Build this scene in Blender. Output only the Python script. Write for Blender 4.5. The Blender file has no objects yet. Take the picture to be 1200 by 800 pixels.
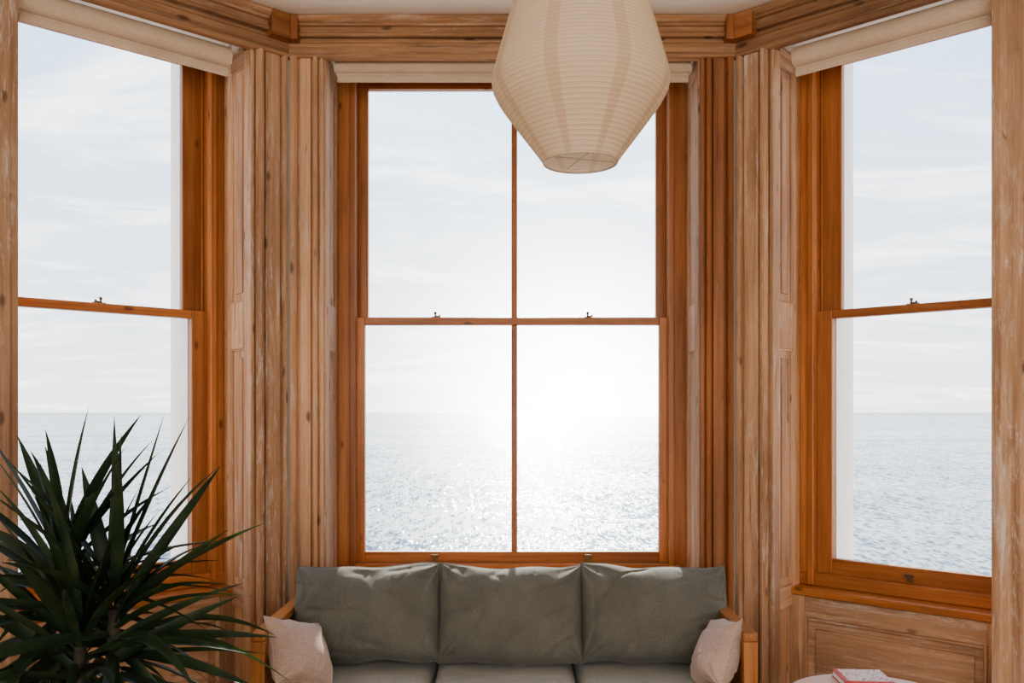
import bpy, bmesh, math, random
from mathutils import Vector, Matrix, noise
random.seed(7)
SC = bpy.context.scene
COL = SC.collection
PI = math.pi
ORG = {}

# ------------------------------------------------------------------ materials
def new_mat(name):
    m = bpy.data.materials.new(name); m.use_nodes = True
    nt = m.node_tree
    for n in list(nt.nodes): nt.nodes.remove(n)
    out = nt.nodes.new('ShaderNodeOutputMaterial')
    return m, nt, out
def N(nt, t, **kw):
    n = nt.nodes.new(t)
    for k, v in kw.items(): setattr(n, k, v)
    return n
def ramp(nt, stops):
    r = nt.nodes.new('ShaderNodeValToRGB'); e = r.color_ramp.elements
    while len(e) > 1: e.remove(e[-1])
    e[0].position = stops[0][0]; e[0].color = tuple(stops[0][1]) + (1,)
    for p, c in stops[1:]:
        x = e.new(p); x.color = tuple(c) + (1,)
    return r
def mixc(nt, fac, a, b, mode='MIX'):
    m = nt.nodes.new('ShaderNodeMix'); m.data_type = 'RGBA'; m.blend_type = mode
    for s, v in ((m.inputs[0], fac), (m.inputs[6], a), (m.inputs[7], b)):
        if hasattr(v, 'is_output'): nt.links.new(v, s)
        elif isinstance(v, (int, float)): s.default_value = v
        else: s.default_value = tuple(v) + (1,)
    return m.outputs[2]
def mth(nt, op, a, b=None):
    q = N(nt, 'ShaderNodeMath', operation=op)
    for i, v in enumerate((a, b)):
        if v is None: continue
        if isinstance(v, (int, float)): q.inputs[i].default_value = v
        else: nt.links.new(v, q.inputs[i])
    return q.outputs[0]

def wood(name, light, mid, dark, rough=.5, worn=0., pale=(.7, .6, .48), knots=.07, bump=.25, grime=0., fine_lo=.78, tint=.8):
    m, nt, out = new_mat(name)
    b = N(nt, 'ShaderNodeBsdfPrincipled'); b.inputs['Roughness'].default_value = rough
    at = N(nt, 'ShaderNodeAttribute', attribute_name='grain')
    def mp(s):
        k = N(nt, 'ShaderNodeMapping'); k.inputs['Scale'].default_value = s
        nt.links.new(at.outputs['Vector'], k.inputs['Vector']); return k.outputs[0]
    def nz(s, det=6, rgh=.6, dist=0.):
        k = N(nt, 'ShaderNodeTexNoise'); k.inputs['Scale'].default_value = 1.0
        k.inputs['Detail'].default_value = det; k.inputs['Roughness'].default_value = rgh
        k.inputs['Distortion'].default_value = dist
        nt.links.new(mp(s), k.inputs['Vector']); return k.outputs['Fac']
    g = nz((.8, 26, 26), 8, .62, .6)
    r = ramp(nt, [(.28, dark), (.46, mid), (.68, light)]); nt.links.new(g, r.inputs[0])
    col = r.outputs[0]
    fine = nz((4, 190, 190), 4, .7)
    r2 = ramp(nt, [(.3, (fine_lo,) * 3), (.6, (1, 1, 1))]); nt.links.new(fine, r2.inputs[0])
    col = mixc(nt, 1.0, col, r2.outputs[0], 'MULTIPLY')
    big = nz((1.3, 5, 5), 4, .55)
    r3 = ramp(nt, [(.3, (.70, .67, .64)), (.7, (1.12, 1.11, 1.09))]); nt.links.new(big, r3.inputs[0])
    col = mixc(nt, 1.0, col, r3.outputs[0], 'MULTIPLY')
    brd = nz((.13, .13, .13), 0, .5)                      # each board its own tone
    r4 = ramp(nt, [(.35, (tint, tint * .97, tint * .94)), (.65, (1.1, 1.09, 1.08))]); nt.links.new(brd, r4.inputs[0])
    col = mixc(nt, 1.0, col, r4.outputs[0], 'MULTIPLY')
    if grime:
        w = nz((1.9, 11, 11), 9, .75, 1.)
        rw = ramp(nt, [(.53, (0, 0, 0)), (.68, (1, 1, 1))]); nt.links.new(w, rw.inputs[0])
        col = mixc(nt, mth(nt, 'MULTIPLY', rw.outputs[0], grime), col, (.22, .145, .10))
        cr = nz((1.2, 45, 45), 3, .5)                      # fine drying cracks along the grain
        rc = ramp(nt, [(.30, (1, 1, 1)), (.34, (0, 0, 0))]); nt.links.new(cr, rc.inputs[0])
        col = mixc(nt, mth(nt, 'MULTIPLY', rc.outputs[0], .6), col, tuple(c * .4 for c in dark))
    if worn:
        patch = nz((.8, 4, 4), 3, .6)                      # paint survives in patches only
        rp = ramp(nt, [(.42, (.15, .15, .15)), (.60, (1, 1, 1))]); nt.links.new(patch, rp.inputs[0])
        w = nz((2.6, 20, 20), 12, .82, .6)
        rw = ramp(nt, [(.51, (0, 0, 0)), (.57, (.35, .35, .35)), (.67, (1, 1, 1))]); nt.links.new(w, rw.inputs[0])
        col = mixc(nt, mth(nt, 'MULTIPLY', mth(nt, 'MULTIPLY', rw.outputs[0], worn), rp.outputs[0]), col, pale)
        w = nz((8, 80, 80), 6, .8, .5)
        rw = ramp(nt, [(.58, (0, 0, 0)), (.63, (1, 1, 1))]); nt.links.new(w, rw.inputs[0])
        col = mixc(nt, mth(nt, 'MULTIPLY', mth(nt, 'MULTIPLY', rw.outputs[0], worn * .8), rp.outputs[0]), col, pale)
    if knots:
        v = N(nt, 'ShaderNodeTexVoronoi'); v.inputs['Scale'].default_value = 1.0
        nt.links.new(mp((4.6, 11, 11)), v.inputs['Vector'])
        rk = ramp(nt, [(0., (1, 1, 1)), (knots, (.85, .85, .85)), (knots * 1.9, (0, 0, 0))])
        nt.links.new(v.outputs['Distance'], rk.inputs[0])
        gate = mth(nt, 'GREATER_THAN', nz((.9, 3, 3), 1, .5), .46)
        col = mixc(nt, mth(nt, 'MULTIPLY', mth(nt, 'MULTIPLY', rk.outputs[0], .85), gate), col, tuple(c * .35 for c in dark))
    nt.links.new(col, b.inputs['Base Color'])
    bp = N(nt, 'ShaderNodeBump'); bp.inputs['Strength'].default_value = bump; bp.inputs['Distance'].default_value = .004
    nt.links.new(g, bp.inputs['Height']); nt.links.new(bp.outputs[0], b.inputs['Normal'])
    nt.links.new(b.outputs[0], out.inputs[0])
    return m

def fabric(name, c1, c2, rough=.9, scale=420, bump=.35, sheen=.15):
    m, nt, out = new_mat(name)
    b = N(nt, 'ShaderNodeBsdfPrincipled'); b.inputs['Roughness'].default_value = rough
    b.inputs['Sheen Weight'].default_value = sheen
    b.inputs['Specular IOR Level'].default_value = .15
    tc = N(nt, 'ShaderNodeTexCoord')
    a = N(nt, 'ShaderNodeTexNoise'); a.inputs['Scale'].default_value = 6; a.inputs['Detail'].default_value = 5
    w = N(nt, 'ShaderNodeTexNoise'); w.inputs['Scale'].default_value = scale; w.inputs['Detail'].default_value = 3
    for k in (a, w): nt.links.new(tc.outputs['Object'], k.inputs['Vector'])
    r = ramp(nt, [(.35, c2), (.65, c1)]); nt.links.new(a.outputs['Fac'], r.inputs[0])
    r2 = ramp(nt, [(.35, (.6, .6, .6)), (.65, (1.12, 1.12, 1.12))]); nt.links.new(w.outputs['Fac'], r2.inputs[0])
    nt.links.new(mixc(nt, 1., r.outputs[0], r2.outputs[0], 'MULTIPLY'), b.inputs['Base Color'])
    bp = N(nt, 'ShaderNodeBump'); bp.inputs['Strength'].default_value = bump; bp.inputs['Distance'].default_value = .002
    nt.links.new(w.outputs['Fac'], bp.inputs['Height']); nt.links.new(bp.outputs[0], b.inputs['Normal'])
    nt.links.new(b.outputs[0], out.inputs[0]); return m

def plain(name, c, rough=.6, metal=0., var=.08, scale=8, bump=0.):
    m, nt, out = new_mat(name)
    b = N(nt, 'ShaderNodeBsdfPrincipled'); b.inputs['Roughness'].default_value = rough
    b.inputs['Metallic'].default_value = metal
    tc = N(nt, 'ShaderNodeTexCoord')
    a = N(nt, 'ShaderNodeTexNoise'); a.inputs['Scale'].default_value = scale; a.inputs['Detail'].default_value = 6
    nt.links.new(tc.outputs['Object'], a.inputs['Vector'])
    r = ramp(nt, [(.3, tuple(x * (1 - var) for x in c)), (.7, tuple(min(1, x * (1 + var)) for x in c))])
    nt.links.new(a.outputs['Fac'], r.inputs[0]); nt.links.new(r.outputs[0], b.inputs['Base Color'])
    if bump:
        bp = N(nt, 'ShaderNodeBump'); bp.inputs['Strength'].default_value = bump; bp.inputs['Distance'].default_value = .003
        nt.links.new(a.outputs['Fac'], bp.inputs['Height']); nt.links.new(bp.outputs[0], b.inputs['Normal'])
    nt.links.new(b.outputs[0], out.inputs[0]); return m

M = {}
M['pine'] = wood('stripped_pine', (.67, .44, .295), (.55, .345, .215), (.33, .172, .098), .62, .65, (.76, .69, .60), .085, grime=.4)
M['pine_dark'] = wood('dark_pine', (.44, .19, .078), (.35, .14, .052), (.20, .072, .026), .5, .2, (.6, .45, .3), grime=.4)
M['pine_worn'] = wood('worn_pine', (.62, .41, .27), (.50, .31, .19), (.29, .152, .086), .65, .9, (.76, .69, .61), .09, grime=.5)
M['lintel'] = wood('lintel_pine', (.50, .305, .18), (.39, .225, .125), (.21, .105, .055), .65, .7, (.70, .60, .48), .09, grime=.6)
M['varnish'] = wood('varnished_pine', (.56, .248, .098), (.47, .190, .068), (.32, .112, .036), .38, 0, knots=.07, bump=.1, fine_lo=.7, tint=.78)
M['sofa_wood'] = wood('sofa_wood', (.56, .27, .11), (.48, .215, .08), (.35, .14, .05), .4, 0, knots=.04, bump=.1)
M['floor'] = wood('floor_boards', (.42, .26, .14), (.34, .19, .1), (.2, .1, .05), .45, 0)
M['olive'] = fabric('olive_linen', (.192, .196, .172), (.155, .159, .139))
M['grey'] = fabric('grey_linen', (.46, .47, .44), (.40, .41, .38))
M['blush'] = fabric('blush_linen', (.62, .48, .42), (.54, .415, .36))
M['cream'] = fabric('cream_blind', (.76, .62, .48), (.70, .56, .43), .85, 700, .15, 0)
M['plaster'] = plain('plaster', (.78, .75, .70), .85, 0, .03, 3)
M['ceiling'] = plain('ceiling_paint', (.78, .74, .68), .9, 0, .03, 3)
M['render'] = plain('white_render', (.80, .80, .79), .9, 0, .04, 6, .2)
M['brass'] = plain('aged_brass', (.16, .12, .08), .4, .8, .2, 60)
M['pot'] = plain('terracotta', (.42, .2, .12), .8, 0, .15, 20, .2)
M['soil'] = plain('soil', (.05, .035, .025), .95, 0, .5, 90, .8)
M['bark'] = plain('cane_bark', (.045, .040, .028), .85, 0, .4, 45, .7)
M['table'] = plain('table_paint', (.80, .60, .52), .5, 0, .03, 5)
M['white'] = plain('white_card', (.8, .78, .74), .6, 0, .03)
M['wire'] = plain('wire', (.55, .46, .36), .5, .2, .1)
M['bulb'] = plain('bulb_glass', (.9, .88, .84), .25, 0, .02)
M['red'] = plain('red_cover', (.60, .07, .065), .45, 0, .1, 30)

def glass():
    m, nt, out = new_mat('window_glass')
    t = N(nt, 'ShaderNodeBsdfTransparent'); g = N(nt, 'ShaderNodeBsdfGlossy'); g.inputs['Roughness'].default_value = .02
    mx = N(nt, 'ShaderNodeMixShader'); mx.inputs[0].default_value = .012
    nt.links.new(t.outputs[0], mx.inputs[1]); nt.links.new(g.outputs[0], mx.inputs[2]); nt.links.new(mx.outputs[0], out.inputs[0])
    return m
M['glass'] = glass()

def leafmat():
    m, nt, out = new_mat('yucca_leaf')
    tc = N(nt, 'ShaderNodeTexCoord')
    a = N(nt, 'ShaderNodeTexNoise'); a.inputs['Scale'].default_value = 9
    nt.links.new(tc.outputs['Object'], a.inputs['Vector'])
    r = ramp(nt, [(.35, (.014, .030, .016)), (.55, (.026, .050, .025)), (.75, (.060, .088, .038))]); nt.links.new(a.outputs['Fac'], r.inputs[0])
    b = N(nt, 'ShaderNodeBsdfPrincipled'); b.inputs['Roughness'].default_value = .42
    b.inputs['Specular IOR Level'].default_value = .42
    nt.links.new(r.outputs[0], b.inputs['Base Color'])
    t = N(nt, 'ShaderNodeBsdfTranslucent'); t.inputs[0].default_value = (.05, .09, .025, 1)
    mx = N(nt, 'ShaderNodeMixShader'); mx.inputs[0].default_value = .16
    nt.links.new(b.outputs[0], mx.inputs[1]); nt.links.new(t.outputs[0], mx.inputs[2]); nt.links.new(mx.outputs[0], out.inputs[0])
    return m
M['leaf'] = leafmat()

RIB = .0100
def papermat():
    m, nt, out = new_mat('lantern_paper')
    tc = N(nt, 'ShaderNodeTexCoord'); sp = N(nt, 'ShaderNodeSeparateXYZ'); nt.links.new(tc.outputs['Object'], sp.inputs[0])
    def ma(op, a, b=None): return mth(nt, op, a, b)
    fr = ma('FRACT', ma('DIVIDE', sp.outputs[2], RIB))
    line = ma('LESS_THAN', ma('ABSOLUTE', ma('SUBTRACT', fr, .5)), .09)
    ang = ma('ARCTAN2', sp.outputs[0], sp.outputs[1])
    fa = ma('FRACT', ma('ADD', ma('DIVIDE', ang, PI / 4), 20.))
    band = ma('LESS_THAN', ma('ABSOLUTE', ma('SUBTRACT', fa, .5)), .10)
    col = mixc(nt, ma('MULTIPLY', band, .36), (.87, .76, .61), (.62, .45, .29))
    col = mixc(nt, ma('MULTIPLY', line, .42), col, (.55, .42, .28))
    d = N(nt, 'ShaderNodeBsdfDiffuse'); t = N(nt, 'ShaderNodeBsdfTranslucent')
    nt.links.new(col, d.inputs[0]); nt.links.new(col, t.inputs[0])
    mx = N(nt, 'ShaderNodeMixShader'); mx.inputs[0].default_value = .47
    nt.links.new(d.outputs[0], mx.inputs[1]); nt.links.new(t.outputs[0], mx.inputs[2]); nt.links.new(mx.outputs[0], out.inputs[0])
    return m
M['paper'] = papermat()

def covermat():
    m, nt, out = new_mat('printed_cover')
    b = N(nt, 'ShaderNodeBsdfPrincipled'); b.inputs['Roughness'].default_value = .45
    tc = N(nt, 'ShaderNodeTexCoord')
    mp = N(nt, 'ShaderNodeMapping'); mp.inputs['Scale'].default_value = (70, 60, 1)
    nt.links.new(tc.outputs['Object'], mp.inputs[0])
    v = N(nt, 'ShaderNodeTexVoronoi', distance='CHEBYCHEV'); v.inputs['Scale'].default_value = 1
    nt.links.new(mp.outputs[0], v.inputs['Vector'])
    r = ramp(nt, [(.0, (.62, .10, .10)), (.26, (.62, .10, .10)), (.30, (.74, .66, .62))]); nt.links.new(v.outputs['Distance'], r.inputs[0])
    nt.links.new(r.outputs[0], b.inputs['Base Color']); nt.links.new(b.outputs[0], out.inputs[0]); return m
M['cover'] = covermat()

R = math.radians
EL, AZ = R(34), R(1.0)
HAZ = R(4.3)
S = Vector((math.sin(AZ) * math.cos(EL), math.cos(AZ) * math.cos(EL), math.sin(EL)))
def seamat():
    m, nt, out = new_mat('sea_water')
    b = N(nt, 'ShaderNodeBsdfPrincipled')
    b.inputs['Base Color'].default_value = (.11, .145, .165, 1); b.inputs['Roughness'].default_value = .07
    b.inputs['IOR'].default_value = 1.33
    tc = N(nt, 'ShaderNodeTexCoord')
    def vm(op, a, b_):
        q = N(nt, 'ShaderNodeVectorMath', operation=op)
        for i, v in enumerate((a, b_)):
            if isinstance(v, tuple): q.inputs[i].default_value = v
            else: nt.links.new(v, q.inputs[i])
        return q
    acc = None
    # wavelets as direct slopes so that every facet keeps its tilt however far away
    for sc, det, amp in (((.012, .02, 1), 3, .40), ((.7, .16, 1), 3, .85), ((2.3, .6, 1), 3, 1.5)):
        mp = N(nt, 'ShaderNodeMapping'); mp.inputs['Scale'].default_value = sc
        nt.links.new(tc.outputs['Object'], mp.inputs[0])
        k = N(nt, 'ShaderNodeTexNoise'); k.inputs['Scale'].default_value = 1; k.inputs['Detail'].default_value = det
        nt.links.new(mp.outputs[0], k.inputs['Vector'])
        s_ = vm('MULTIPLY', vm('SUBTRACT', k.outputs['Color'], (.5, .5, .5)).outputs[0], (amp * .75, amp * 1.1, 0.)).outputs[0]
        acc = s_ if acc is None else vm('ADD', acc, s_).outputs[0]
    nrm = N(nt, 'ShaderNodeVectorMath', operation='NORMALIZE'); nt.links.new(vm('ADD', acc, (0, 0, 1.)).outputs[0], nrm.inputs[0])
    nt.links.new(nrm.outputs[0], b.inputs['Normal'])
    ma = lambda op, a, v: mth(nt, op, a, v)
    # haze and glare painted as glow on the water, growing with distance, brightest sunward
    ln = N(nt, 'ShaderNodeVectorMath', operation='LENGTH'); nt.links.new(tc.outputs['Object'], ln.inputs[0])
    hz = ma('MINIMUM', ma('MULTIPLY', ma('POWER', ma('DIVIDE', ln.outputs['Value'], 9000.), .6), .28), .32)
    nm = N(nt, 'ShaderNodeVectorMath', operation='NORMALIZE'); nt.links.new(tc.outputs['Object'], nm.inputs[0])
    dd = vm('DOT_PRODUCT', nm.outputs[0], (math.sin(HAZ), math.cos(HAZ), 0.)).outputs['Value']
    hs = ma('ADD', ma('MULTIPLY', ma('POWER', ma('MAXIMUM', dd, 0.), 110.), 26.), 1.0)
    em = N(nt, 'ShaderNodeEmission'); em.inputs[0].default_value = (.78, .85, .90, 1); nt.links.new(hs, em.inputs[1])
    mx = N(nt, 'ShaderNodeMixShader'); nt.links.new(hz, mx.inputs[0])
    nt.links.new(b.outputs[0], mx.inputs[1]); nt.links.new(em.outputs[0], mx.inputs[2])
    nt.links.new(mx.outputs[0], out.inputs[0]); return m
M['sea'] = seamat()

# ------------------------------------------------------------------ mesh builder
TH = math.radians(41.5); CT, ST = math.cos(TH), math.sin(TH); TM = math.tan(TH / 2)
CX, YW = 1.074, 4.1
EYE = 1.5; CEIL = 3.383
def W(x, y, z): return Vector((x, y, z))
def mid(u, d, z): return Vector((u, YW + d, z))
def left(s, d, z): return Vector((-CX - CT * s - ST * d, YW - ST * s + CT * d, z))
def right(s, d, z): return Vector((CX + CT * s + ST * d, YW - ST * s + CT * d, z))

class MB:
    def __init__(s): s.v = []; s.f = []; s.g = []
    def poly(s, co, fc, gr):
        o = len(s.v); s.v += [Vector(c) for c in co]; s.f += [tuple(i + o for i in f) for f in fc]; s.g += gr
    def box(s, m, u0, u1, d0, d1, z0, z1, a=False, b=False):
        p = [(u0, d0), (u1, d0), (u1, d1), (u0, d1)]
        def fx(u, d, first): return u - d * TM if (first and a) else (u + d * TM if (not first and b) else u)
        loc = []
        for z in (z0, z1):
            for i, (u, d) in enumerate(p): loc.append((fx(u, d, i in (0, 3)), d, z))
        s.poly([m(*q) for q in loc], [(0, 1, 2, 3), (4, 5, 6, 7), (0, 1, 5, 4), (1, 2, 6, 5), (2, 3, 7, 6), (3, 0, 4, 7)], s.grain(loc))
    def grain(s, loc):
        ext = [max(q[k] for q in loc) - min(q[k] for q in loc) for k in range(3)]
        L = ext.index(max(ext)); o = [k for k in range(3) if k != L]
        r = [random.uniform(0, 40) for _ in range(3)]
        return [(q[L] + r[0], q[o[0]] + r[1], q[o[1]] + r[2]) for q in loc]
    def prism_u(s, m, prof, u0, u1, a=False, b=False):      # profile of (d, z) run along u
        n = len(prof); loc = []
        for (d, z) in prof: loc.append((u0 - d * TM if a else u0, d, z))
        for (d, z) in prof: loc.append((u1 + d * TM if b else u1, d, z))
        fc = [tuple(range(n)), tuple(range(n, 2 * n))] + [(i, (i + 1) % n, n + (i + 1) % n, n + i) for i in range(n)]
        s.poly([m(*q) for q in loc], fc, s.grain(loc))
    def prism_z(s, m, prof, z0, z1):                        # profile of (u, d) run up z
        n = len(prof); loc = [(u, d, z0) for u, d in prof] + [(u, d, z1) for u, d in prof]
        fc = [tuple(range(n)), tuple(range(n, 2 * n))] + [(i, (i + 1) % n, n + (i + 1) % n, n + i) for i in range(n)]
        s.poly([m(*q) for q in loc], fc, s.grain(loc))
    def lathe(s, c, prof, n=48, cap0=False, cap1=False):
        c = Vector(c); co = []; fc = []
        for r, z in prof:
            for i in range(n):
                a = 2 * PI * i / n; co.append(c + Vector((r * math.cos(a), r * math.sin(a), z)))
        for k in range(len(prof) - 1):
            for i in range(n):
                j = (i + 1) % n; fc.append((k * n + i, k * n + j, (k + 1) * n + j, (k + 1) * n + i))
        if cap0: fc.append(tuple(range(n)))
        if cap1: fc.append(tuple(range((len(prof) - 1) * n, len(prof) * n)))
        s.poly(co, fc, [(q.z, q.x * 1., q.y) for q in co])
    def tube(s, pts, r, n=10, closed=False):
        pts = [Vector(p) for p in pts]; k = len(pts); co = []; fc = []
        rr = r if isinstance(r, (list, tuple)) else [r] * k
        for i, p in enumerate(pts):
            if closed: t = pts[(i + 1) % k] - pts[i - 1]
            else: t = pts[min(i + 1, k - 1)] - pts[max(i - 1, 0)]
            t.normalize(); q = t.to_track_quat('Z', 'Y')
            for j in range(n):
                a = 2 * PI * j / n; co.append(p + q @ Vector((rr[i] * math.cos(a), rr[i] * math.sin(a), 0)))
        for i in range(k if closed else k - 1):
            i2 = (i + 1) % k
            for j in range(n):
                j2 = (j + 1) % n; fc.append((i * n + j, i * n + j2, i2 * n + j2, i2 * n + j))
        if not closed: fc += [tuple(range(n)), tuple(range((k - 1) * n, k * n))]
        s.poly(co, fc, [(q.z, q.x, q.y) for q in co])

def obj(name, mb, mat, parent=None, origin=None, bev=0., smooth=False, label=None, recalc=True):
    org = ORG[parent] if parent else Vector(origin or (0, 0, 0))
    me = bpy.data.meshes.new(name)
    me.from_pydata([tuple(v - org) for v in mb.v], [], mb.f)
    at = me.attributes.new('grain', 'FLOAT_VECTOR', 'POINT')
    for i, g in enumerate(mb.g): at.data[i].vector = g
    if recalc:
        bm = bmesh.new(); bm.from_mesh(me); bmesh.ops.recalc_face_normals(bm, faces=bm.faces); bm.to_mesh(me); bm.free()
    if smooth:
        for p in me.polygons: p.use_smooth = True
    me.materials.append(M[mat])
    o = bpy.data.objects.new(name, me); COL.objects.link(o)
    if parent: o.parent = parent
    else: o.location = org
    ORG[o] = org
    if bev:
        b = o.modifiers.new('bevel', 'BEVEL'); b.width = bev; b.segments = 2; b.limit_method = 'ANGLE'; b.angle_limit = math.radians(35)
    if label: o['label'] = label
    return o
def tag(o, label, cat, group=None, kind=None):
    o['label'] = label; o['category'] = cat
    if group: o['group'] = group
    if kind: o['kind'] = kind
    return o
def thing(name, loc, label, cat, group=None, kind=None):
    o = bpy.data.objects.new(name, None); COL.objects.link(o); o.location = loc; o.empty_display_size = .1
    ORG[o] = Vector(loc); return tag(o, label, cat, group, kind)

# ------------------------------------------------------------------ shell
LS, RS = 1.150, 1.100            # near ends of the side openings
SPL = .12                        # splay of the near reveal
A0 = .165
HEAD = 3.245
def slab(name, z0, z1, mat, label, cat):
    mb = MB()
    p = [(-3.3, -3.1), (3.3, -3.1), (3.3, 3.5)]
    q = right(1.46, .45, 0); p.append((q.x, q.y)); q = mid(CX + .45 * TM, .45, 0); p.append((q.x, q.y)); p.append((-q.x, q.y))
    q = left(1.46, .45, 0); p.append((q.x, q.y)); p.append((-3.3, 3.5))
    n = len(p)
    co = [(x, y, z0) for x, y in p] + [(x, y, z1) for x, y in p]
    fc = [tuple(range(n)), tuple(range(n, 2 * n))] + [(i, (i + 1) % n, n + (i + 1) % n, n + i) for i in range(n)]
    mb.poly(co, fc, [(c[0], c[1], c[2]) for c in co])
    tag(obj(name, mb, mat), label, cat, kind='structure')
slab('floor', -.12, 0, 'floor', 'brown wooden board floor of the bay room', 'floor')
slab('ceiling', CEIL, CEIL + .12, 'ceiling', 'off-white plaster ceiling above the bay window', 'ceiling')

def wallobj(name, mb, label, mat='plaster'):
    return tag(obj(name, mb, mat), label, 'wall', kind='structure')
mb = MB()
mb.box(mid, -CX, -.905, 0, .45, 0, CEIL, a=True)
mb.box(mid, .905, CX, 0, .45, 0, CEIL, b=True)
mb.box(mid, -.905, .905, 0.02, .45, HEAD, CEIL)
mb.box(mid, -.905, .905, .26, .45, 0, .61)
wallobj('wall_back', mb, 'middle wall of the bay holding the wide central window')
for nm, mp, e in (('left', left, LS), ('right', right, RS)):
    mb = MB()
    mb.box(mp, 0, A0, 0, .45, 0, CEIL, a=True)
    mb.prism_z(mp, [(e, 0), (e + .3, 0), (e + .3, .45), (e + SPL, .45), (e + SPL, .28)], 0, CEIL)
    mb.box(mp, A0, e + SPL, 0.02, .45, HEAD, CEIL)
    mb.box(mp, A0, e + SPL, .26, .45, 0, .61)
    wallobj('wall_' + nm, mb, 'angled %s-hand wall of the bay holding the narrow side window' % nm)
# white masonry outside
mb = MB()
mb.box(mid, -CX, -.86, .45, .70, -.5, 3.7, a=True); mb.box(mid, .86, CX, .45, .70, -.5, 3.7, b=True)
for mp, e in ((left, LS), (right, RS)):
    mb.box(mp, 0, .315, .45, .68, -.5, 3.7, a=True)
    mb.box(mp, e, e + .4, .45, .70, -.5, 3.7)
    mb.box(mp, .315, e, .45, .70, 3.42, 3.7); mb.box(mp, .315, e, .45, .72, -.5, .58)
mb.box(mid, -.86, .86, .45, .70, 3.42, 3.7); mb.box(mid, -.86, .86, .45, .72, -.5, .58)
tag(obj('wall_outside', mb, 'render'), 'white rendered masonry outside around the bay windows', 'wall', kind='structure')
# rest of the room
mb = MB(); mb.box(W, -3.42, -3.3, -3.2, 3.62, 0, CEIL); wallobj('wall_far_left', mb, 'plain white side wall of the room, left of the bay')
mb = MB(); mb.box(W, 3.3, 3.42, -3.2, 3.62, 0, CEIL); wallobj('wall_far_right', mb, 'plain white side wall of the room, right of the bay')
mb = MB(); mb.box(W, -3.3, 3.3, -3.2, -3.1, 0, CEIL); wallobj('wall_front', mb, 'plain white wall facing the bay window')
q = left(LS + .28, 0, 0); mb = MB(); mb.box(W, -3.3, q.x, q.y, q.y + .3, 0, CEIL); wallobj('wall_shoulder_left', mb, 'short wall running left from the bay opening')
q = right(RS + .28, 0, 0); mb = MB(); mb.box(W, q.x, 3.3, q.y, q.y + .3, 0, CEIL); wallobj('wall_shoulder_right', mb, 'short wall running right from the bay opening')

# trims: lintels and architraves
C0 = CEIL - .002
LP = [(.018, 3.188), (-.020, 3.188), (-.030, 3.193), (-.032, 3.202), (-.028, 3.209), (-.016, 3.212), (-.016, 3.222), (-.010, 3.225), (-.010, 3.262), (-.018, 3.266),
      (-.018, 3.274), (-.002, 3.277), (-.002, 3.288), (-.026, 3.291), (-.034, 3.300), (-.028, 3.310), (-.018, 3.313), (-.018, 3.338), (-.032, 3.341), (-.038, 3.349), (-.048, 3.354), (-.060, 3.367), (-.060, C0), (.018, C0)]
tn = [0]
def trim(mb, label, mat, bev=.003):
    tn[0] += 1
    return tag(obj('trim_%d' % tn[0], mb, mat, bev=bev), label, 'wood trim', kind='structure')
mb = MB(); mb.prism_u(mid, LP, -CX, CX, True, True); trim(mb, 'moulded stripped-wood lintel over the central window', 'lintel', .001)
mb = MB(); mb.prism_u(left, LP, 0, 1.44, True); trim(mb, 'moulded stripped-wood lintel over the left window', 'lintel', .001)
mb = MB(); mb.prism_u(right, LP, 0, 1.44, True); trim(mb, 'moulded stripped-wood lintel over the right window', 'lintel', .001)
for mp, w in ((left, 'left'), (right, 'right')):
    mb = MB(); mb.box(mp, 0, .115, -.066, .012, 3.262, C0 - .001, a=True)
    if w == 'left': mb.box(mid, -CX, -CX + .06, -.066, .012, 3.262, C0 - .001, a=True)
    else: mb.box(mid, CX - .06, CX, -.066, .012, 3.262, C0 - .001, b=True)
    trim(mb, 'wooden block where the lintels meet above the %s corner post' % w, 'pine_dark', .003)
AP = [(.016, .012), (.016, -.034), (.040, -.038), (.046, -.028), (.050, -.006), (.056, -.006), (.060, -.018), (.110, -.018), (.114, -.002), (.120, -.002), (.124, -.030), (.134, -.036), (.144, -.026), (.148, -.006), (.153, -.006), (.156, -.020), (.170, -.020), (.172, .012)]
def vtrim(mp, prof, label, mat):
    mb = MB(); mb.prism_z(mp, prof, 0.0, 3.192); trim(mb, label, mat, .0015)
vtrim(mid, [(-CX + u, d) for u, d in AP], 'tall moulded pine architrave on the left of the central window', 'pine')
vtrim(mid, [(CX - u, d) for u, d in AP], 'shade-darkened orange architrave on the right of the central window', 'pine_dark')  # deeper orange tint also carries the shade on this board
FP = [(.016, .012), (.016, -.026), (.034, -.030), (.040, -.020), (.044, -.004), (.050, -.004), (.054, -.018), (.124, -.018), (.128, -.004), (.133, -.004), (.137, -.030), (.149, -.036), (.160, -.028), (.168, -.012), (.168, .012)]
vtrim(left, FP, 'pine corner post between the left and central windows', 'pine_worn')
vtrim(right, FP, 'worn pine corner post between the central and right windows', 'pine_worn')
for mp, e, w in ((left, LS, 'left'), (right, RS, 'right')):
    vtrim(mp, [(e, .012), (e, -.014), (e + .03, -.022), (e + .05, -.016), (e + .15, -.016), (e + .17, -.03), (e + .24, -.03), (e + .24, .012)],
          'near architrave of the %s window at the edge of the bay' % w, 'pine_worn')

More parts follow.
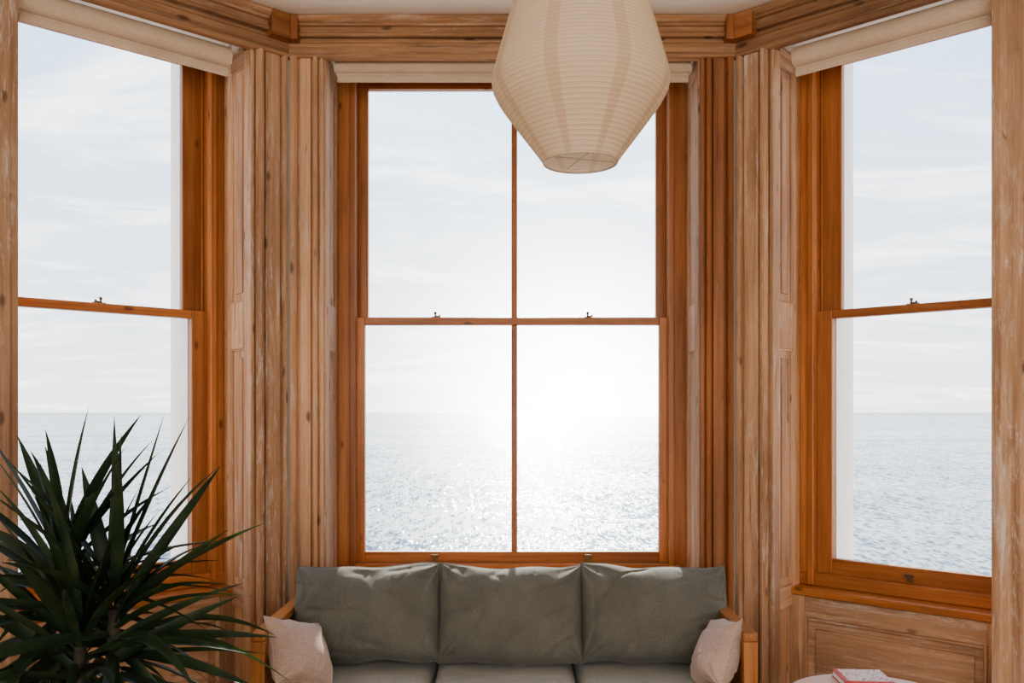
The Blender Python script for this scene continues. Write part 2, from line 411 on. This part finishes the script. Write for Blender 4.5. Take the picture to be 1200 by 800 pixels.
# ------------------------------------------------------------------ windows
def window(n, mp, a0, a1, two, label, catches):
    c = mp((a0 + a1) / 2, .36, 0)
    root = thing('window_%d' % n, (c.x, c.y, .61), label, 'window', kind='structure')
    side_w = n != 2
    J = .098; OV = .074 if side_w else .042
    mb = MB()
    for a, sg in ((a0, 1), (a1, -1)):
        def bx(x0, x1, *r): mb.box(mp, min(a + sg * x0, a + sg * x1), max(a + sg * x0, a + sg * x1), *r)
        bx(-.0, .072, .302, .33, .66, HEAD); bx(.070, J, .284, .33, .66, HEAD)
        bx(-.0, J, .33, .455, .66, HEAD); bx(J, J + .012, .376, .384, .71, HEAD)
    mb.box(mp, a0, a1, .30, .33, 3.205, HEAD + .02); mb.box(mp, a0, a1, .33, .455, 3.225, HEAD + .02)
    obj('frame', mb, 'varnish', root, bev=.003)
    mb = MB(); mb.box(mp, a0, a1 - (.08 if side_w else 0), .200, .50, .618, .654); mb.box(mp, a0 + .02, a1 - .02, .296, .333, .654, .716)
    obj('sill', mb, 'varnish', root, bev=.006)
    i0, i1 = a0 + J, a1 - J
    def sash(d0, d1, z0, z1, rb, rt, ov):
        mb = MB()
        mb.box(mp, i0 - .012, i0 + ov, d0, d1, z0, z1); mb.box(mp, i1 - ov, i1 + .012, d0, d1, z0, z1)
        mb.box(mp, i0 + ov, i1 - ov, d0, d1, z0, z0 + rb); mb.box(mp, i0 + ov, i1 - ov, d0, d1, z1 - rt, z1)
        s = obj('sash', mb, 'varnish', root, bev=.004)
        if two:
            mb = MB(); mb.box(mp, .012 - .0155, .012 + .0155, d0 + .004, d1 - .004, z0 + rb, z1 - rt); obj('glazing_bar', mb, 'varnish', s, bev=.005)
        dm = (d0 + d1) / 2
        mb = MB(); mb.box(mp, i0 + ov - .005, i1 - ov + .005, dm, dm + .003, z0 + rb - .005, z1 - rt + .005)
        obj('glass', mb, 'glass', s)
        return s
    sash(.388, .428, 1.955, 3.238, .036, .044, OV + (.026 if side_w else .008))
    low = sash(.336, .376, .700, 1.990, .088 if side_w else .072, .040, OV)
    for u in catches:
        mb = MB()
        mb.box(mp, u - .020, u + .020, .344, .366, 1.990, 1.994)
        p = mp(u, .355, 1.994); mb.lathe(p, [(.006, 0), (.006, .006), (.004, .009), (.004, .013), (.007, .016), (.008, .022), (.005, .026)], 12, True, True)
        mb.box(mp, u - .004, u + .024, .35, .40, 1.996, 2.000); mb.box(mp, u + .018, u + .026, .348, .362, 1.994, 2.006)
        obj('sash_catch', mb, 'brass', low, bev=.001)
        mb = MB()
        mb.box(mp, u - .012, u + .012, .331, .337, .722, .752); mb.box(mp, u - .018, u + .018, .314, .333, .746, .752); mb.box(mp, u - .018, u + .018, .312, .316, .746, .760)
        obj('sash_lift', mb, 'brass', low, bev=.001)
    # panelled reveals
    for a, sg in ((a0, 1), (a1, -1)):
        mb = MB()
        def bx(x0, x1, *r): mb.box(mp, min(a + sg * x0, a + sg * x1), max(a + sg * x0, a + sg * x1), *r)
        if side_w and sg < 0:
            e = a1 - SPL
            mb.prism_z(mp, [(e - .004, 0), (e + .02, 0), (e + SPL, .27), (e + SPL, .30), (e + SPL - .012, .30)], 0, HEAD)
            obj('reveal_panel', mb, 'pine', root, bev=.002); continue
        T = .026 if side_w else .012
        bx(-.002, T - .014 if side_w else .003, 0.0, .30, 0, HEAD)
        bx(0, T, 0.0, .075, 0, 3.2); bx(0, T, .225, .30, 0, 3.2)
        for z0, z1 in ((.0, .12), (.56, .66), (1.80, 2.02), (3.14, 3.22)): bx(0, T, .075, .225, z0, z1)
        for z0, z1 in ((.66, 1.80), (2.02, 3.14)):
            bx(0, T - .004, .075, .084, z0, z1); bx(0, T - .004, .216, .225, z0, z1)
            bx(0, T - .004, .084, .216, z0, z0 + .009); bx(0, T - .004, .084, .216, z1 - .009, z1)
            bx(0, T - .007, .112, .188, z0 + .045, z1 - .045)
        obj('reveal_panel', mb, 'pine', root, bev=.002)
    mb = MB()
    b1 = a1 - (.10 if side_w else 0)
    mb.box(mp, a0, b1, .232, .26, 0, .616)
    mb.box(mp, a0, a0 + .085, .212, .24, 0, .616); mb.box(mp, b1 - .085, b1, .212, .24, 0, .616)
    mb.box(mp, a0 + .085, b1 - .085, .212, .24, .515, .616); mb.box(mp, a0 + .085, b1 - .085, .212, .24, 0, .14)
    p0, p1 = a0 + .085, b1 - .085
    for q in ((p0, p0 + .014, .14, .515), (p1 - .014, p1, .14, .515), (p0 + .014, p1 - .014, .14, .154), (p0 + .014, p1 - .014, .501, .515)):
        mb.box(mp, q[0], q[1], .206, .24, q[2], q[3])
    mb.box(mp, p0 + .05, p1 - .05, .222, .24, .19, .465)
    obj('apron_panel', mb, 'pine', root, bev=.004)
window(1, left, A0, LS + SPL, False, 'narrow two-pane sash window in the left angled wall', [.744])
window(2, mid, -.905, .905, True, 'wide four-pane sash window in the middle of the bay', [-.400, .395])
window(3, right, A0, RS + SPL, False, 'narrow two-pane sash window in the right angled wall', [.693])

# ------------------------------------------------------------------ roller blinds
def blind(mp, u0, u1, zb, Rr, zc, label):
    c = mp((u0 + u1) / 2, .1, zb)
    root = thing('roller_blind', c, label, 'blind', 'rolled-up blinds at the window heads')
    d = .085
    mb = MB(); n = 24
    prof = [(d + Rr * math.cos(2 * PI * i / n), zc + Rr * math.sin(2 * PI * i / n)) for i in range(n)]
    mb.prism_u(mp, prof, u0, u1); o = obj('roll', mb, 'cream', root, smooth=True)
    es = o.modifiers.new('split', 'EDGE_SPLIT'); es.split_angle = R(40)
    mb = MB(); mb.box(mp, u0 + .006, u1 - .006, d - .012, d - .010, zb + .01, zc); obj('blind_cloth', mb, 'cream', root)
    mb = MB(); mb.box(mp, u0 + .004, u1 - .004, d - .024, d - .002, zb, zb + .034); obj('bottom_bar', mb, 'cream', root, bev=.009)
    for u in (u0 - .006, u1 + .002):
        mb = MB(); mb.box(mp, u, u + .004, d - .03, d + .03, zc - .03, HEAD + .0); obj('bracket', mb, 'white', root)
blind(left, .262, LS - .012, 3.058, .050, 3.150, 'cream roller blind rolled up above the left window')
blind(mid, -.860, .868, 3.108, .036, 3.186, 'wide cream roller blind rolled up above the central window')
blind(right, .262, RS - .012, 3.058, .050, 3.150, 'cream roller blind rolled up above the right window')

# ------------------------------------------------------------------ sofa
SX = -.03
sofa = thing('sofa', (SX, 3.66, 0), 'wooden-framed three-seat sofa under the central window', 'sofa')
YF, YB = 3.31, 4.0
for sg in (-1, 1):
    o0, o1 = sorted((SX + sg * .985, SX + sg * .930))
    mb = MB(); mb.box(W, o0, o1, YF, YB, .605, .64); obj('arm_rest', mb, 'sofa_wood', sofa, bev=.006)
    mb = MB(); mb.box(W, o0, o1, YF, YF + .055, 0, .605); obj('leg', mb, 'sofa_wood', sofa, bev=.004)
    mb = MB(); mb.box(W, o0, o1, YB - .055, YB, 0, .605); obj('leg', mb, 'sofa_wood', sofa, bev=.004)
    mb = MB(); mb.box(W, o0 + .014, o1 - .014, YF + .055, YB - .055, .2, .605); obj('side_panel', mb, 'sofa_wood', sofa, bev=.002)
mb = MB(); mb.box(W, SX - .93, SX + .93, YF + .02, YF + .05, .14, .24); mb.box(W, SX - .93, SX + .93, YB - .06, YB - .03, .14, .24)
for k in range(14):
    x = SX - .86 + k * .132; mb.box(W, x - .03, x + .03, YF + .05, YB - .06, .222, .238)
obj('seat_base', mb, 'sofa_wood', sofa, bev=.002)
mb = MB(); mb.box(W, SX - .93, SX + .93, YB - .035, YB - .012, .24, .66)
obj('backrest', mb, 'sofa_wood', sofa, bev=.004)

def cushion_mb(w, h, t, pinch, seed, ex=4, pw=.55, wr=.012, sag=0., n=72):
    mb = MB(); idx = {}
    so = Vector((seed * 3.7, seed * 1.3, seed * 2.1))
    def pos(i, j, side):
        u = -1 + 2 * i / n; v = -1 + 2 * j / n
        u = math.sin(u * PI / 2) * .55 + u * .45; v = math.sin(v * PI / 2) * .55 + v * .45
        x = w / 2 * u * (1 - pinch * (1 - v * v) * abs(u))
        y = h / 2 * v * (1 - pinch * (1 - u * u) * abs(v))
        if v > 0: y -= sag * v * v * (1 - abs(u) ** 2.5)
        th = max(0, (1 - abs(u) ** ex) * (1 - abs(v) ** ex)) ** pw
        # heavier filling low down
        z = side * t / 2 * th * (1 - .2 * v * (1 if wr > .006 else 0))
        rim = max(abs(u), abs(v))
        q = Vector((x * 4.5, y * 3.2, side * .7)) + so
        wv = noise.noise(q) + .5 * noise.noise(q * 2.3)
        c1 = abs(noise.noise(Vector((x * 2.6 + y * 2, y * 8 - x * 2.0, side)) + so * 1.7))
        c2 = abs(noise.noise(Vector((x * 8 - y * 3, y * 3.2 + x * 3, side * 2)) + so * 2.7))
        cre = max(0, .12 - c1) / .12 + .6 * max(0, .10 - c2) / .10
        cu, cvv = 1 - abs(u), 1 - abs(v)
        ang = math.atan2(cvv * h, cu * w + 1e-6)
        rad_ = math.hypot(cu * w, cvv * h)
        gth = math.sin(ang * 9 + seed) * max(0, 1 - rad_ / (.40 * min(w, h) * 2))
        z += side * min(1, th * 1.3) * (wr * wv - wr * .75 * min(cre, 1.2) * (.3 + .7 * rim * rim) + wr * .9 * gth)
        edge = .012 * noise.noise(Vector((u * 2.2, v * 2.2, 3)) + so)
        x += edge * u * u * .5; y += edge * v * v * 1.2
        return Vector((x, y, z))
    for side in (1, -1):
        for i in range(n + 1):
            for j in range(n + 1):
                rim = i in (0, n) or j in (0, n)
                key = (i, j, 0 if rim else side)
                if key not in idx:
                    idx[key] = len(mb.v); p = pos(i, j, side)
                    if rim: p.z = 0
                    mb.v.append(p); mb.g.append(tuple(p))
    g = lambda i, j, s: idx[(i, j, 0 if (i in (0, n) or j in (0, n)) else s)]
    for side in (1, -1):
        for i in range(n):
            for j in range(n):
                f = (g(i, j, side), g(i + 1, j, side), g(i + 1, j + 1, side), g(i, j + 1, side))
                mb.f.append(f if side > 0 else f[::-1])
    border = [(i, 0) for i in range(n)] + [(n, j) for j in range(n)] + [(i, n) for i in range(n, 0, -1)] + [(0, j) for j in range(n, 0, -1)]
    rimpts = [mb.v[idx[(i, j, 0)]].copy() for i, j in border]
    return mb, rimpts
def cushion(name, w, h, t, pinch, seed, mat, mtx, label, cat, group, ex=4, pw=.55, wr=.012, piping=.003, sag=0.):
    mb, rim = cushion_mb(w, h, t, pinch, seed, ex, pw, wr, sag)
    o = obj(name, mb, mat, smooth=True)
    o.matrix_world = mtx
    tag(o, label, cat, group)
    if piping:
        pm = MB(); pm.tube(rim, piping, 6, True)
        obj('piping', pm, mat, o, smooth=True)
    return o
def mtx(loc, rx, rz=0, roll=0):
    return Matrix.Translation(loc) @ Matrix.Rotation(rz, 4, 'Z') @ Matrix.Rotation(rx, 4, 'X') @ Matrix.Rotation(roll, 4, 'Z')
for k, lab in enumerate(('left-hand grey linen seat cushion of the sofa', 'middle grey linen seat cushion of the sofa', 'right-hand grey linen seat cushion of the sofa')):
    cushion('seat_cushion', .606, .63, .155, .0, 10 + k, 'grey', mtx((SX + (k - 1) * .614, 3.635, .317), 0), lab, 'cushion', 'seat cushions on the sofa', 12, .5, .005, .004)
for k, (x, w, rl, lab) in enumerate(((-.642, .650, 1.4, 'left-hand olive grey back cushion, its left corner over the arm'), (-.006, .636, -.8, 'middle olive grey back cushion under the glazing bar'), (.630, .648, -1.2, 'right-hand olive grey back cushion beside the right pillow'))):
    cushion('back_cushion', w, .425, .31, .014, 60 + 5 * k, 'olive', mtx((x, 3.785, .606), R(70), 0, R(rl)), lab, 'cushion', 'olive back cushions on the sofa', 2.5, .48, .027, .0035, .008)
cushion('throw_pillow', .29, .28, .18, .09, 31, 'blush', mtx((-.858, 3.43, .535), R(56), R(64), R(-20)), 'blush pink throw pillow leaning on the left sofa arm', 'pillow', 'blush pillows on the sofa', 2.6, .55, .014, .003)
cushion('throw_pillow', .27, .27, .15, .07, 35, 'blush', mtx((.824, 3.43, .535), R(66), R(-84), R(14)), 'blush pink throw pillow leaning on the right sofa arm', 'pillow', 'blush pillows on the sofa', 2.6, .55, .014, .003)

# ------------------------------------------------------------------ pendant lantern
LY = 2.2; LX = .176; k = .0022
def lz(py): return EYE + (482 - py) * k
ctl = [(191, 43), (188.5, 45.5), (183, 49), (166, 62), (142, 80), (122, 94.5), (107, 102.6), (97, 104.2), (86, 102.4), (60, 95), (30, 86.5), (0, 78), (-50, 63), (-100, 47)]
lamp = thing('pendant_lamp', (LX, LY, lz(191)), 'ribbed cream paper lantern hanging before the central window', 'lamp')
PTS = [(lz(p), r * k) for p, r in ctl]
def rad0(z):
    z = min(max(z, PTS[0][0]), PTS[-1][0])
    for (za, ra), (zb, rb) in zip(PTS, PTS[1:]):
        if za <= z <= zb: return ra + (rb - ra) * (z - za) / (zb - za)
    return PTS[-1][1]
def rad(z): return sum(rad0(z + o) for o in (-.006, 0, .006)) / 3
z0, z1 = lz(191), lz(-100)
prof = []; nseg = int((z1 - z0) / RIB) * 4
for i in range(nseg + 1):
    z = z0 + (z1 - z0) * i / nseg
    ph = ((z - z0) / RIB) % 1.0
    prof.append((rad(z) - .0018 * (abs(ph - .5) * 2) ** 1.5, z))
mb = MB(); mb.lathe((LX, LY, 0), prof, 128); obj('lamp_shade', mb, 'paper', lamp, smooth=True, recalc=False)
def ring(z, r):
    mb = MB(); mb.tube([(LX + r * math.cos(a * PI / 24), LY + r * math.sin(a * PI / 24), z) for a in range(48)], .0022, 8, True); return mb
obj('bottom_ring', ring(z0, prof[0][0]), 'wire', lamp, smooth=True); obj('top_ring', ring(z1, prof[-1][0]), 'wire', lamp, smooth=True)
for a in (0.3, 0.3 + PI / 2):
    mb = MB(); mb.tube([(LX + .096 * math.cos(a), LY + .096 * math.sin(a), z0 + .010), (LX - .096 * math.cos(a), LY - .096 * math.sin(a), z0 + .010)], .0012, 6)
    obj('cross_wire', mb, 'wire', lamp)
mb = MB(); mb.tube([(LX - .103, LY, z1), (LX, LY, z1 - .004), (LX + .103, LY, z1)], .002, 6); obj('hanger', mb, 'wire', lamp)
mb = MB(); mb.lathe((LX, LY, z1 - .26), [(.002, 0), (.02, .004), (.03, .03), (.028, .05), (.014, .085), (.013, .1)], 20, True, True); obj('bulb', mb, 'bulb', lamp, smooth=True)
mb = MB(); mb.lathe((LX, LY, z1 - .165), [(.019, 0), (.019, .06), (.008, .075)], 20, True, True); obj('bulb_socket', mb, 'white', lamp)
mb = MB(); mb.tube([(LX, LY, z1 - .1), (LX, LY, CEIL - .02)], .003, 8); obj('cord', mb, 'white', lamp)
mb = MB(); mb.lathe((LX, LY, CEIL - .035), [(.012, 0), (.045, .012), (.05, .0345)], 28, True, True); obj('ceiling_rose', mb, 'white', lamp)

# ------------------------------------------------------------------ yucca
PXc, PYc = -1.24, 2.5
plant = thing('potted_yucca', (PXc, PYc, 0), 'tall dark green yucca with sword-shaped leaves before the left window', 'plant')
mb = MB(); mb.lathe((PXc, PYc, 0), [(.12, 0), (.13, .005), (.165, .28), (.175, .285), (.178, .32), (.16, .322), (.152, .29)], 40, True, False); obj('pot', mb, 'pot', plant, smooth=True)
mb = MB(); mb.lathe((PXc, PYc, 0), [(.02, .292), (.1, .290), (.155, .288)], 30, True, False); obj('soil', mb, 'soil', plant, smooth=True)
def crown(c, n, Lr, wr, seed):
    mb = MB(); r = random.Random(seed); c = Vector(c)
    for i in range(n):
        t = i / (n - 1)
        el = R(78 - 112 * t ** .85 + r.uniform(-18, 18)); az = i * 2.39996 + r.uniform(-.5, .5)
        d = Vector((math.cos(az) * math.cos(el), math.sin(az) * math.cos(el) * .8, math.sin(el))).normalized()
        L = r.uniform(*Lr) * (.76 + .24 * math.sin(PI * min(1, t + .25))); wd = r.uniform(*wr)
        base = c + Vector((0, 0, .09 - .32 * t)) + d * .018
        droop = .08 + .55 * t * r.uniform(.2, 1.7)
        side = d.cross(Vector((0, 0, 1)))
        if side.length < .05: side = Vector((math.cos(az), math.sin(az), 0))
        side.normalize(); tw = r.uniform(-1.0, 1.0); side = Matrix.Rotation(tw, 3, d) @ side
        nrm = side.cross(d).normalized()
        bend = side * r.uniform(-.16, .16)
        S_ = 10; co = []
        for k2 in range(S_ + 1):
            s = k2 / S_
            p = base + d * L * s + (Vector((0, 0, -droop)) + bend) * (L * s * s)
            w = wd * (.55 + .45 * min(1, s / .3)) * (1 - max(0, (s - .35) / .65) ** 1.8)
            w = max(w, .0012)
            co += [p - side * w / 2 + nrm * w * .2, p, p + side * w / 2 + nrm * w * .2]
        fc = []
        for k2 in range(S_):
            a = k2 * 3; fc += [(a, a + 1, a + 4, a + 3), (a + 1, a + 2, a + 5, a + 4)]
        mb.poly(co, fc, [tuple(q) for q in co])
    return mb
def pp(px, py, Y): return Vector(((px - 600) / 1000 * Y, Y, EYE - (py - 482) / 1000 * Y))
crowns = [(pp(74, 692, 2.50), 62, (.44, .57), 13), (pp(134, 722, 2.44), 64, (.44, .60), 25), (pp(94, 765, 2.38), 56, (.42, .58), 39)]
for i, (c, n, Lr, sd) in enumerate(crowns):
    obj('leaf_crown', crown(c, n, Lr, (.031, .044), sd), 'leaf', plant, smooth=True, recalc=False)
    b = Vector((PXc + (-.03, .05, 0)[i], PYc + (.04, 0, -.05)[i], .28))
    mb = MB(); mb.tube([b, b.lerp(c, .4) + Vector((.0, 0, .03)), b.lerp(c, .75), c + Vector((0, 0, .02))], [.026, .023, .02, .016], 12); obj('stem', mb, 'bark', plant, smooth=True)

# ------------------------------------------------------------------ side table and book
TX, TY = 1.262, 2.950
tb = thing('side_table', (TX, TY, 0), 'small round blush-white table beside the right sofa arm', 'table')
mb = MB(); mb.lathe((TX, TY, 0), [(.285, .475), (.297, .479), (.30, .487), (.30, .497), (.296, .503), (.288, .505)], 72, True, True); obj('tabletop', mb, 'table', tb)
mb = MB(); mb.lathe((TX, TY, 0), [(.16, 0), (.165, .01), (.16, .02), (.05, .03)], 40, True, True); obj('base', mb, 'table', tb, smooth=False)
mb = MB(); mb.lathe((TX, TY, 0), [(.03, .025), (.024, .1), (.024, .42), (.05, .475)], 28, True, True); obj('pedestal', mb, 'table', tb, smooth=True)
BX, BY = 1.285, 3.125
bk = thing('book', (BX, BY, .505), 'small red book with pale printed cover lying on the round table', 'book')
ca, sa = math.cos(R(-4)), math.sin(R(-4))
def BK(u, d, z): return Vector((BX + ca * u - sa * d, BY + sa * u + ca * d, .505 + z))
H = .028
mb = MB(); mb.box(BK, -.084, .084, -.066, .076, .003, H - .004); obj('pages', mb, 'white', bk)
mb = MB(); mb.box(BK, -.088, .088, -.075, .079, .0, .003); mb.box(BK, -.088, .088, -.075, -.069, .002, H); mb.box(BK, -.088, .088, -.072, .079, H - .004, H); obj('cover', mb, 'red', bk, bev=.001)
mb = MB(); mb.box(BK, -.070, .086, -.062, .077, H, H + .0006); obj('printed_panel', mb, 'cover', bk)

# ------------------------------------------------------------------ outside: sea, sky, sun
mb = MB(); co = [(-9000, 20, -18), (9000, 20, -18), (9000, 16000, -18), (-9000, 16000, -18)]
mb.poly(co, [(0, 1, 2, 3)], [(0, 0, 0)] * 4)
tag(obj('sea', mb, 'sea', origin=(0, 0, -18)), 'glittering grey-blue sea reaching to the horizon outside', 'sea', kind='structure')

sun = bpy.data.lights.new('sun', 'SUN'); sun.energy = 11; sun.angle = R(1.0); sun.color = (1, .92, .80)
so = bpy.data.objects.new('sun', sun); COL.objects.link(so); so.rotation_euler = S.to_track_quat('Z', 'Y').to_euler(); so.location = (1, 20, 15)
ar = bpy.data.lights.new('room_fill', 'AREA'); ar.shape = 'RECTANGLE'; ar.size = 5.6; ar.size_y = 2.9; ar.energy = 170; ar.color = (1, .94, .87)  # unseen fill added behind the camera to stand in for room bounce
ao = bpy.data.objects.new('room_fill', ar); COL.objects.link(ao); ao.location = (0, -3.0, 1.75); ao.rotation_euler = (R(90), 0, 0)

w = bpy.data.worlds.new('sky'); SC.world = w; w.use_nodes = True; nt = w.node_tree
for n in list(nt.nodes): nt.nodes.remove(n)
out = N(nt, 'ShaderNodeOutputWorld'); bg = N(nt, 'ShaderNodeBackground'); nt.links.new(bg.outputs[0], out.inputs[0])
tc = N(nt, 'ShaderNodeTexCoord'); sp = N(nt, 'ShaderNodeSeparateXYZ'); nt.links.new(tc.outputs['Generated'], sp.inputs[0])
r = ramp(nt, [(0., (.95, .98, 1.0)), (.12, (.82, .91, 1.0)), (.35, (.57, .76, 1.0)), (1., (.32, .54, .92))]); nt.links.new(sp.outputs[2], r.inputs[0])
def wm(op, a, b=None): return mth(nt, op, a, b)
za = wm('ADD', wm('MAXIMUM', sp.outputs[2], 0.), .12)
cv = N(nt, 'ShaderNodeCombineXYZ'); nt.links.new(wm('DIVIDE', sp.outputs[0], za), cv.inputs[0]); nt.links.new(wm('DIVIDE', sp.outputs[1], za), cv.inputs[1])
mp = N(nt, 'ShaderNodeMapping'); mp.inputs['Scale'].default_value = (.7, 1.3, 1); mp.inputs['Location'].default_value = (3.1, .7, 0); nt.links.new(cv.outputs[0], mp.inputs[0])
cn = N(nt, 'ShaderNodeTexNoise'); cn.inputs['Scale'].default_value = 1.4; cn.inputs['Detail'].default_value = 9; cn.inputs['Roughness'].default_value = .64; cn.inputs['Distortion'].default_value = .9
nt.links.new(mp.outputs[0], cn.inputs['Vector'])
cr = ramp(nt, [(.49, (0, 0, 0)), (.68, (1, 1, 1))]); nt.links.new(cn.outputs['Fac'], cr.inputs[0])
sky = mixc(nt, wm('MULTIPLY', cr.outputs[0], .85), r.outputs[0], (1.4, 1.4, 1.38))
dt = N(nt, 'ShaderNodeVectorMath', operation='DOT_PRODUCT'); nt.links.new(tc.outputs['Generated'], dt.inputs[0]); dt.inputs[1].default_value = S
gl = wm('POWER', wm('MAXIMUM', dt.outputs['Value'], 0.), 16.)
glow = mixc(nt, 1.0, sky, mixc(nt, gl, (0, 0, 0), (.35, .34, .31)), 'ADD')
# bright haze low over the water beneath the sun
d2 = N(nt, 'ShaderNodeVectorMath', operation='DOT_PRODUCT'); nt.links.new(tc.outputs['Generated'], d2.inputs[0]); d2.inputs[1].default_value = (math.sin(HAZ), math.cos(HAZ), 0)
g2 = wm('POWER', wm('MAXIMUM', d2.outputs['Value'], 0.), 80.)
glow = mixc(nt, 1.0, glow, mixc(nt, g2, (0, 0, 0), (2.8, 2.7, 2.55)), 'ADD')
nt.links.new(glow, bg.inputs[0]); bg.inputs[1].default_value = 2.2

# ------------------------------------------------------------------ camera
cam = bpy.data.cameras.new('camera'); co_ = bpy.data.objects.new('camera', cam); COL.objects.link(co_)
co_.location = (0, 0, EYE); co_.rotation_euler = (R(90), 0, 0)
cam.sensor_width = 36; cam.lens = 30; cam.shift_y = 82 / 1200; cam.clip_end = 40000; cam.clip_start = .05
SC.camera = co_
SC.view_settings.view_transform = 'AgX'
try: SC.view_settings.look = 'AgX - Medium High Contrast'
except Exception: pass
